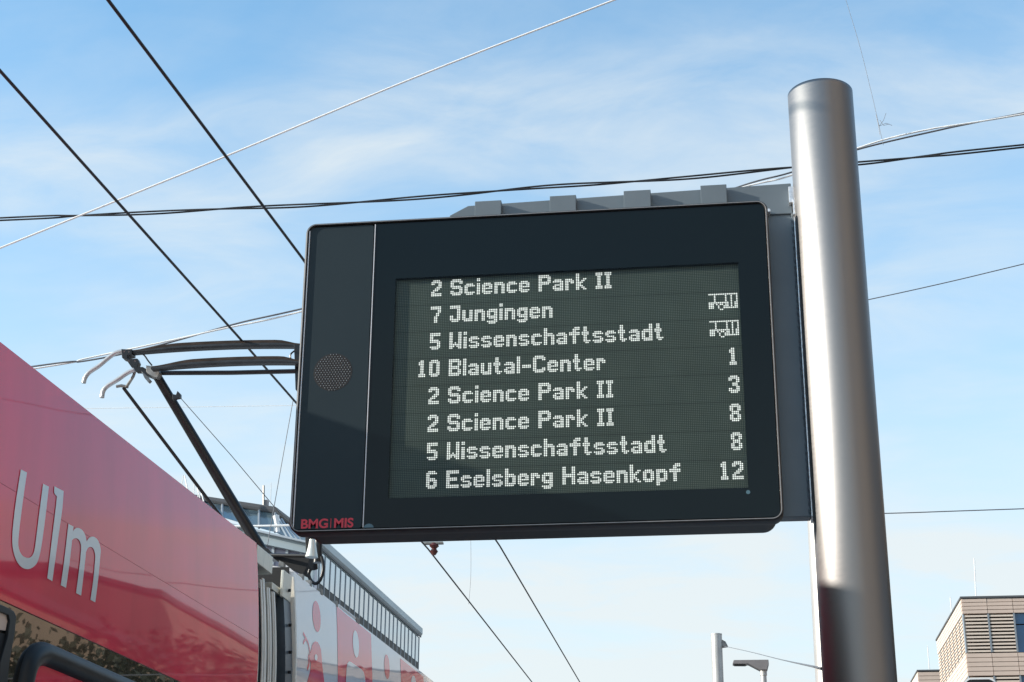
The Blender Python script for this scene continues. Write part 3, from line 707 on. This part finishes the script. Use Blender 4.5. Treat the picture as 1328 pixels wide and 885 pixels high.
# ------------------------------------------------------------------ overhead wires
def ext(p, q, d): return p + (p - q).normalized() * d
def catmull_ends(P, d0, d1): return [ext(P[0], P[1], d0)] + P + [ext(P[-1], P[-2], d1)]
def wire(name, pts, r, m, label, cat='cable', group=None, sm=True, d0=3, d1=3):
    P = catmull_ends([Vector(p) for p in pts], d0, d1)
    if sm: P = smooth_path(P, 6)
    o = part(name, MB().tube(P, r, 8), m, None, smooth=60); o['label'] = label; o['category'] = cat
    if group: o['group'] = group
    return o
ZW = 5.75
wire('contact_wire', [atZ(140, 0, ZW), atZ(266, 167, ZW), atZ(392, 335, ZW), atZ(648, 708, ZW), atZ(752, 885, ZW)], .0088, 'wire_dark', 'black overhead wire running down behind the top left corner of the board', 'overhead wire', 'overhead tram wires', False)
wb = wire('contact_wire', [atZ(0, 92, ZW), atZ(155, 265, ZW), atZ(310, 438, ZW), atZ(380, 518, ZW), atZ(555, 712, ZW), atZ(690, 885, ZW)], .0088, 'wire_dark', 'black overhead wire touching the pantograph, crossing the white cable at the left', 'overhead wire', 'overhead tram wires', False)
p = atZ(556, 712, ZW)
ins = thing('wire_insulator', p, 'small red-brown insulator clamp on the overhead wire just under the board', 'insulator')
part('clamp', MB().box(p.x - .06, p.x + .16, p.y - .03, p.y + .03, p.z + .05, p.z + .07), 'steel', ins)
part('bell', MB().tube([p + Vector((.06, 0, .06)), p + Vector((.06, 0, .03)), p + Vector((.06, 0, .0)), p + Vector((.06, 0, -.03)), p + Vector((.06, 0, -.07))], [.035, .055, .025, .045, .02], 10), 'insul', ins)
p = atZ(608, 781, ZW); q = p + Vector((0.0, 0, 1.2))
wire('hanger_wire', [p, p + Vector((.02, 0, .4)), q], .0022, 'wire_grey', 'very thin vertical hanger wire standing on the right-hand wire below the board', 'wire', None, True, 0, 0)

def span(pxs, Y, r, m, label, name='span_cable', Y2=None, **kw):
    n_ = len(pxs); return wire(name, [atY(x, y, Y + ((Y2 - Y) * i / (n_ - 1) if Y2 else 0)) for i, (x, y) in enumerate(pxs)], r, m, label, **kw)
span([(0, 322), (290, 204), (540, 100), (797, 0)], 12, .0085, 'wire_light', 'thin pale cable rising from the left edge to the top edge of the picture')
# twisted pair
def twist(pxs, Y, r, sep, turns, m, label, name='twisted_cable', phase0=0.0):
    P = smooth_path(catmull_ends([atY(x, y, Y) for x, y in pxs], 4, 4), 14); root = thing(name, P[len(P) // 2], label, 'cable'); n_ = len(P)
    for s in (0, 1):
        Q = []
        for i, p in enumerate(P):
            ph = phase0 + turns * 2 * math.pi * i / n_ + math.pi * s; Q.append(p + Vector((0, math.cos(ph), math.sin(ph))) * sep)
        part('strand', MB().tube(Q, r, 6), m[s] if isinstance(m, (list, tuple)) else m, root, smooth=60)
    return root
twist([(0, 284.5), (100, 280), (200, 276), (300, 270.5), (400, 266.5), (500, 260), (600, 252), (700, 243), (800, 237), (900, 230), (1025, 217.5), (1115, 212), (1200, 203), (1328, 189.5)], 14, .0088, .013, 4.2, 'wire_dark', 'long dark twisted cable pair crossing the whole picture just above the board')
twist([(43, 477), (110, 467), (200, 448), (300, 423), (385, 404), (600, 350), (800, 295), (960, 243), (1025, 226), (1113, 193), (1200, 171), (1328, 147.5)], 16, .0095, .018, 3.2, ['wire_grey', 'wire_light'], 'pale grey double cable that passes behind the board and rises to the right edge', phase0=1.2)
span([(60, 530.5), (115, 530), (250, 528), (380, 526)], 26, .0045, 'wire_light', 'hair-thin pale wire level with the speaker grille left of the board')
span([(1000, 415), (1128, 388.5), (1230, 366), (1328, 342.5)], 22, .0075, 'wire_grey', 'thin grey cable rising to the right edge at mid height of the pole')
span([(1000, 669), (1150, 666), (1240, 663), (1328, 660)], 28, .0095, 'wire_grey', 'thin level cable right of the pole, level with the bottom of the board')
# loose thread with twigs on the right
w0 = wire('loose_thread', [atY(1097, 0, 15.9), atY(1115, 60, 15.9), atY(1130, 120, 15.9), atY(1137, 150, 15.9), atY(1145, 186, 15.9)], .0022, 'wire_grey', 'hair-thin frayed thread hanging down onto the cable right of the pole top', 'thread', None, True, .5, 0)
for k, pp in enumerate((((1136, 149), (1139, 162), (1141, 175)), ((1149, 147), (1146, 156), (1140, 164)), ((1140, 164), (1149, 160), (1157, 163)), ((1141, 156), (1146, 163), (1153, 161)))):
    part('frayed_strand', MB().tube([atY(x, y, 15.9) for x, y in pp], .0024, 5), 'wire_grey', w0)

# ------------------------------------------------------------------ tapered mast behind the pole, second mast, street lamp, signal
def polev(name, label, cx_px, y_px, Y, r0, r1, ztop, m='mastgrey'):
    p = atY(cx_px, y_px, Y); t = thing(name, (p.x, Y, 0), label, 'mast')
    part('shaft', MB().tube([(p.x, Y, 0), (p.x, Y, ztop)], [r0, r1], 28), m, t, smooth=50)
    return t, p
mt, mp_ = polev('tapered_mast', 'pale tapered mast showing only as a bright strip left of the big steel pole', 1068.5, 780, 9.0, .0935, .060, 4.45)
p = atY(929, 824, 40)
m2_ = thing('catenary_mast', (p.x, 40, 0), 'distant light grey round mast with a small wire bracket, below the board', 'mast')
part('shaft', MB().tube([(p.x, 40, 0), (p.x, 40, p.z)], .135, 24), 'mastgrey', m2_, smooth=50)
part('cap', MB().tube([(p.x, 40, p.z), (p.x, 40, p.z + .03)], .14, 24), 'mastgrey', m2_)
b_ = atY(934, 838, 40); part('wire_bracket', MB().prism([(p.x + .12, 39.97, b_.z + .16), (p.x + .22, 39.97, b_.z + .10), (p.x + .28, 39.97, b_.z - .03), (p.x + .12, 39.97, b_.z - .05)], (0, .06, 0)), 'steel', m2_)
wire('guy_wire', [atY(938, 838, 40), atY(970, 845, 32), atY(1010, 855, 22), atY(1056, 865, 9.1)], .006, 'wire_grey', 'thin guy wire from the distant mast to the tapered mast behind the pole', 'wire', None, True, 0, 0)
LYY = 30
lt_ = atY(990, 870, LYY)
lamp = thing('street_lamp', (lt_.x, LYY, 0), 'flat grey street lamp head on a short post at the bottom edge', 'street lamp')
hd = [atY(x, y, LYY) for x, y in ((950, 862.5), (951.5, 857.5), (996.5, 857), (997, 862), (995, 870), (985.5, 870), (970, 862), (968, 862.6))]
part('lamp_head', MB().prism([h - Vector((0, .12, 0)) for h in hd], (0, .24, 0)), 'lamp', lamp, bevel=.01)
part('lamp_glass', MB().prism([atY(x, y, LYY) - Vector((0, .08, 0)) for x, y in ((952, 862.8), (967, 862.9), (967, 863.6), (952, 863.5))], (0, .16, 0)), 'dark', lamp)
part('post', MB().tube([(lt_.x, LYY, 0), (lt_.x, LYY, lt_.z + .02)], .052, 16), 'mastgrey', lamp, smooth=50)
part('collar', MB().tube([(lt_.x, LYY, lt_.z - .09), (lt_.x, LYY, lt_.z + .03)], .062, 16), 'mastgrey', lamp, smooth=50)
sg = atY(1270, 879, 22)
sig = thing('traffic_signal', (sg.x, 22, 0), 'top of a dark signal board with a white rounded rim at the bottom right edge', 'traffic signal')
hw = (atY(1292, 880, 22).x - atY(1249, 880, 22).x) / 2
o1 = rrect(sg.x - hw, sg.x + hw, sg.z - 1.1, sg.z, .10, 6); o2 = rrect(sg.x - hw + .025, sg.x + hw - .025, sg.z - 1.075, sg.z - .025, .08, 6)
part('white_rim', MB().prism([(x, 22, z) for x, z in o1], (0, .04, 0)), 'cap', sig)
part('back_board', MB().prism([(x, 21.99, z) for x, z in o2], (0, .02, 0)), 'dark', sig)
part('post', MB().tube([(sg.x, 22.1, 0), (sg.x, 22.1, sg.z - .3)], .06, 12), 'mastgrey', sig)

# ------------------------------------------------------------------ glass office building on the left
GX = -19.14
gb = thing('office_building', (GX, 72, 0), 'grey glass office building with sloped penthouse glazing and rows of narrow windows, behind the tram', 'building')
gb.rotation_euler = (0, 0, -.0165)
part('core', MB().box(GX - 30, GX - .3, 71.4, 94, 0, 19.0), 'fascia', gb)
part('side_roof_fascia', MB().prism([(GX, 70.6, 19.24), (GX + .08, 70.6, 19.35), (GX + .08, 70.6, 19.68), (GX - .6, 70.6, 19.68), (GX - .6, 70.6, 19.24)], (0, 23.9, 0)), 'fascia', gb)
part('roof_edge', MB().box(GX - .02, GX + .03, 70.7, 94.4, 19.13, 19.235), 'roofedge', gb)
nW = 24; y0w, y1w = 71.0, 94.2; dw = (y1w - y0w) / nW
pane0 = part('window_pane', MB().box(GX - .12, GX - .06, y0w, y0w + dw - .04, 17.62, 19.12), 'winsky', gb, loc=(GX, y0w, 17.6))
bnd0 = part('vent_panel', MB().box(GX - .14, GX - .05, y0w, y0w + dw - .04, 15.6, 17.58), 'darkband', gb, loc=(GX, y0w, 15.6))
mul0 = part('mullion', MB().box(GX - .10, GX - .035, y0w - .06, y0w + .06, 15.6, 19.12), 'mullion', gb, loc=(GX, y0w, 15.6))
for i in range(1, nW):
    inst(pane0, 'window_pane', gb, (GX, y0w + i * dw, 17.6)); inst(bnd0, 'vent_panel', gb, (GX, y0w + i * dw, 15.6)); inst(mul0, 'mullion', gb, (GX, y0w + i * dw, 15.6))
inst(mul0, 'mullion', gb, (GX, y1w, 15.6))
part('lower_wall', MB().box(GX - .2, GX - .01, 70.8, 94.3, 0, 15.59), 'fascia', gb)
part('corner_post', MB().box(GX - .35, GX + .03, 70.62, 70.98, 0, 19.2), 'fascia', gb)
# front wing facing the camera: fascia band, lilac panels, sloped glass
def G(px, py, Y): return atY(px, py, Y)
gYf = 70.5
part('front_fascia', MB().prism([G(x, y, gYf) for x, y in ((225, 665), (300, 681), (345, 692), (408, 706.5), (408, 719.5), (345, 706), (300, 697), (225, 681))], (0, 1.2, 0)), 'fascia', gb)
part('fascia_lip', MB().prism([G(x, y, gYf - .3) for x, y in ((225, 662.5), (300, 678.2), (345, 689.2), (409, 704), (409, 706.5), (345, 691.8), (300, 681), (225, 665.5))], (0, .5, 0)), 'mull_light', gb)
part('front_wall', MB().prism([G(x, y, gYf + .4) for x, y in ((225, 679), (408, 718), (408, 800), (225, 800))], (0, .5, 0)), 'winpurple', gb)
for px in (320, 337.5, 355, 373, 391, 406.5):
    a_ = G(px, 700 + (px - 320) * .22, gYf + .3); part('mullion', MB().box(a_.x - .06, a_.x + .06, gYf + .25, gYf + .45, a_.z - 4, a_.z + .2), 'mull_light', gb)
# penthouse glazing leaning back
pane_cols = [(238, 643.5, 640), (262, 648.5, 652), (287, 652.5, 664.5), (312, 656.5, 672), (335, 660, 678.5), (356, 663.5, 684)]
for i in range(5):
    (xa, ta, ba), (xb, tb, bb) = pane_cols[i], pane_cols[i + 1]
    q = [G(xa, ta, 74.5), G(xb, tb, 74.5), G(xb + 1, bb + 6, 72.0), G(xa + 1, ba + 6, 72.0)]
    part('sloped_pane', MB().prism(q, (0, .08, 0)), 'wingrey', gb)
    part('mullion', MB().tube([G(xb - .4, tb, 74.4), G(xb + .6, bb + 6, 71.9)], .06, 6), 'mullion', gb)
q = [G(352, 663.5, 74.3), G(380, 688, 88), G(398, 708, 88), G(372, 697, 72.2), G(358, 690, 72)]
part('sloped_pane', MB().prism(q, (-.05, .05, 0)), 'wingrey', gb)
for (a1, b1) in (((358, 668), (376, 699)), ((364, 673), (384, 702)), ((371, 680), (392, 705))):
    part('mullion', MB().tube([G(*a1, 73.8), G(*b1, 72.4)], .05, 6), 'mull_light', gb)
part('penthouse_roof_edge', MB().tube([G(236, 643, 74.2), G(355, 661.5, 74.2), G(376, 680, 84), G(396, 698, 90)], .17, 8), 'roofedge', gb)
part('roof_rail', MB().tube([G(225, 683 - 8, 70.2), G(302, 682.5, 70.2), G(345, 682, 70.2), G(378, 681.5, 70.2)], .05, 6), 'wire_light', gb)
part('roof_post', MB().tube([G(358.5, 669, 70.3), G(360, 680, 70.3), G(361, 690, 70.3)], [.16, .10, .10], 8), 'cap', gb)
for xs in (((234, 628), (236, 616), (238, 616), (242, 634)), ((249.5, 640), (250.5, 624), (253, 625), (258, 645)), ((255, 645), (257, 634), (259, 635), (263, 650))):
    part('roof_hoop', MB().tube([G(x, y, 73) for x, y in xs], .035, 5), 'wire_light', gb)
part('vent_stack', MB().box(G(339.5, 655, 75).x, G(344.5, 655, 75).x, 75, 75.3, G(342, 658, 75).z, G(342, 648, 75).z), 'lamp', gb)
part('aerial', MB().tube([G(340.3, 655, 75), G(340.3, 629.5, 75)], .05, 6), 'steel', gb)
part('aerial', MB().tube([G(348.5, 660, 76), G(349.5, 626, 76)], .022, 5), 'cap', gb)

# ------------------------------------------------------------------ beige building on the right
BX, BY = 11.74, 88.0
bb_ = thing('beige_building', (BX, BY, 0), 'beige clad office block with louvred screens and blue windows in the bottom right corner', 'building')
ZR = 19.5
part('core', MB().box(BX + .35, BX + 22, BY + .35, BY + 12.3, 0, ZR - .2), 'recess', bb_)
part('roof_edge', MB().box(BX - .05, BX + 22.1, BY - .05, BY + 12.6, ZR, ZR + .10), 'roofedge', bb_)
bays = 8; bw = 1.32
def plank_rows(z0_, z1_, n_):
    h_ = (z1_ - z0_) / n_
    return [(z0_ + i * h_, h_) for i in range(n_)]
bands = [(18.69, ZR - .005, 4), (15.42, 16.61, 5), (11.2, 12.5, 5)]
ref = {}
k = 0
for (z0_, z1_, n_) in bands:
    for zr, h_ in plank_rows(z0_, z1_, n_):
        for i in range(bays):
            key = (round(h_, 3), 'f')
            if key not in ref:
                ref[key] = part('cladding_plank', MB().box(BX, BX + bw - .025, BY, BY + .3, zr, zr + h_ - .03), 'clad', bb_, loc=(BX, BY, zr))
            else: inst(ref[key], 'cladding_plank', bb_, (BX + i * bw, BY + random.uniform(-.008, .008), zr))
        for i in range(6):
            key = (round(h_, 3), 's'); L_ = 12.3 / 6
            if key not in ref:
                ref[key] = part('cladding_plank', MB().box(BX - .002, BX + .3, BY + .31, BY + .31 + L_ - .03, zr, zr + h_ - .03), 'clad_sun', bb_, loc=(BX, BY + .31, zr))
            else: inst(ref[key], 'cladding_plank', bb_, (BX, BY + .31 + i * L_, zr))
sl0 = None
for (z0_, z1_) in ((16.63, 18.67), (13.4, 15.40)):
    n_ = 11; h_ = (z1_ - z0_) / n_
    for i in range(2):
        for j in range(n_):
            if sl0 is None:
                sl0 = part('louvre_slat', MB().prism([(BX + .05, BY + .03, z0_ + .02), (BX + .05, BY + .03, z0_ + .115), (BX + .05, BY + .16, z0_ + .135), (BX + .05, BY + .16, z0_ + .04)], (bw - .10, 0, 0)), 'slat', bb_, loc=(BX, BY, z0_))
            else: inst(sl0, 'louvre_slat', bb_, (BX + i * bw, BY, z0_ + j * h_))
    for i in range(3):
        part('louvre_post', MB().box(BX + i * bw - (.0 if i == 0 else .04), BX + i * bw + .04, BY + .005, BY + .2, z0_, z1_), 'mull_light' if i == 0 else 'mullion', bb_)
    # windows beyond the louvres
    for i in range(2, bays):
        part('window_pane', MB().box(BX + i * bw + .03, BX + (i + 1) * bw - .03, BY + .14, BY + .2, z0_, z1_ - .62), 'winblue', bb_)
        part('window_pane', MB().box(BX + i * bw + .03, BX + (i + 1) * bw - .03, BY + .16, BY + .2, z1_ - .55, z1_), 'winblue', bb_)
ss0 = None
for (z0_, z1_) in ((16.63, 18.67), (13.4, 15.40)):
    n_ = 11; h_ = (z1_ - z0_) / n_; nb = 8; L_ = 12.3 / nb
    for i in range(nb):
        for j in range(n_):
            if ss0 is None:
                ss0 = part('louvre_slat', MB().prism([(BX + .02, BY + .38, z0_ + .02), (BX + .02, BY + .38, z0_ + .115), (BX + .16, BY + .38, z0_ + .135), (BX + .16, BY + .38, z0_ + .04)], (0, L_ - .16, 0)), 'slat', bb_, loc=(BX, BY + .31, z0_))
            else: inst(ss0, 'louvre_slat', bb_, (BX, BY + .31 + i * L_, z0_ + j * h_))
        part('louvre_post', MB().box(BX, BX + .12, BY + .27 + i * L_, BY + .34 + i * L_, z0_, z1_), 'mullion', bb_)
def rod(name, px, py0, py1, Y, parent): part(name, MB().tube([atY(px, py0, Y), atY(px - 2.5, py1, Y)], .035, 5), 'cap', parent)
rod('lightning_rod', 1266, 778, 724, 89, bb_); rod('lightning_rod', 1235, 800, 774, 94, bb_)
lw = atY(1190, 869, 112)
lb_ = thing('low_annex', (lw.x, 112, 0), 'lower beige wing seen at the bottom edge left of the louvred office block', 'building')
part('wall', MB().box(lw.x + .35, lw.x + 12, 112.3, 122, 0, lw.z - .15), 'clad', lb_)
for j in range(6):
    for i in range(3): part('cladding_plank', MB().box(lw.x + i * 1.7, lw.x + (i + 1) * 1.7 - .03, 112, 112.29, lw.z - .12 - (j + 1) * .27, lw.z - .15 - j * .27), 'clad', lb_)
part('side_wall', MB().box(lw.x - .0, lw.x + .33, 112.31, 122, 0, lw.z - .12), 'clad_sun', lb_)
part('roof_edge', MB().box(lw.x - .05, lw.x + 12, 111.95, 122, lw.z - .10, lw.z), 'roofedge', lb_)
rod('lightning_rod', 1205.5, 869, 838, 113, lb_)

# ------------------------------------------------------------------ places outside the frame that the tram and the pole mirror
def block(name, label, x0, x1, y0, y1, h, m, fl=3.4, side='x'):
    t = thing(name, ((x0 + x1) / 2, (y0 + y1) / 2, 0), label, 'building'); part('wall', MB().box(x0, x1, y0, y1, 0, h), m, t)
    part('roof', MB().box(x0 - .2, x1 + .2, y0 - .2, y1 + .2, h, h + .3), 'roofedge', t); mbs = MB(); z = 1.0
    while z < h - 2.2:
        if side == 'x':
            y = y0 + 1
            while y < y1 - 2: mbs.box(x0 - .03, x0 + .1, y, y + 1.5, z, z + 1.7); y += 3.2
        else:
            x = x0 + 1
            while x < x1 - 2: mbs.box(x, x + 1.5, y1 - .1, y1 + .03, z, z + 1.7); x += 3.2
        z += fl
    o = part('window', mbs, 'winblue', t, kind='stuff'); return t
block('street_block', 'brownish street building to the right of the view', 12.5, 30, 18, 45, 9.3, 'brick')
block('street_block', 'taller beige street building to the right of the view', 12.8, 30, 45.5, 72, 12.6, 'clad_d')
block('grey_block', 'grey building level with the viewer on the right', 15, 34, 4, 16, 13.0, 'greywall')
block('brown_block', 'long brown building behind the viewer on the right', 12, 30, -32, 2, 25.0, 'brick2')
def tree(x, y, h, cr, seed, label):
    rnd = random.Random(seed); t = thing('street_tree', (x, y, 0), label, 'tree'); mbs = MB().tube([(x, y, 0), (x + .1, y, h * .35), (x, y + .1, h * .7)], [.2, .13, .05], 8)
    for k in range(7):
        a_ = rnd.uniform(0, 6.28); z = h * rnd.uniform(.35, .6); mbs.tube([(x, y, z), (x + cr * .6 * math.cos(a_), y + cr * .6 * math.sin(a_), z + h * .2)], [.06, .02], 5)
    part('trunk', mbs, 'bark', t); c = MB()
    for k in range(6000):
        u = [max(-.95, min(.95, rnd.gauss(0, .42))) for _ in range(3)]; p = Vector((x + u[0] * cr, y + u[1] * cr, h * .66 + u[2] * h * .36)); s = rnd.uniform(.07, .17)
        d1 = Vector((rnd.uniform(-1, 1), rnd.uniform(-1, 1), rnd.uniform(-1, 1))).normalized(); d2 = d1.cross(Vector((rnd.uniform(-1, 1), rnd.uniform(-1, 1), rnd.uniform(-1, 1)))).normalized()
        c.add([p - d1 * s, p + d2 * s * .6, p + d1 * s, p - d2 * s * .6], [(0, 1, 2, 3)])
    part('crown', c, 'leaf', t)
TN = ['nearest', 'second nearest', 'third', 'fourth', 'fifth', 'sixth', 'seventh', 'farthest']
for i, (x, y, h, cr) in enumerate(((9.6, 15, 6.5, 2.4), (9.8, 22, 7.2, 2.4), (10.4, 29, 7.4, 2.2), (10.6, 35.5, 8.2, 2.4), (11.0, 40, 9.4, 2.8), (11.4, 44.5, 9.8, 2.8), (12.0, 50, 10.8, 2.8), (13.2, 57, 11.6, 2.8))):
    tree(x, y, h, cr, 40 + i, TN[i] + ' leafy street tree in the row to the right of the view')
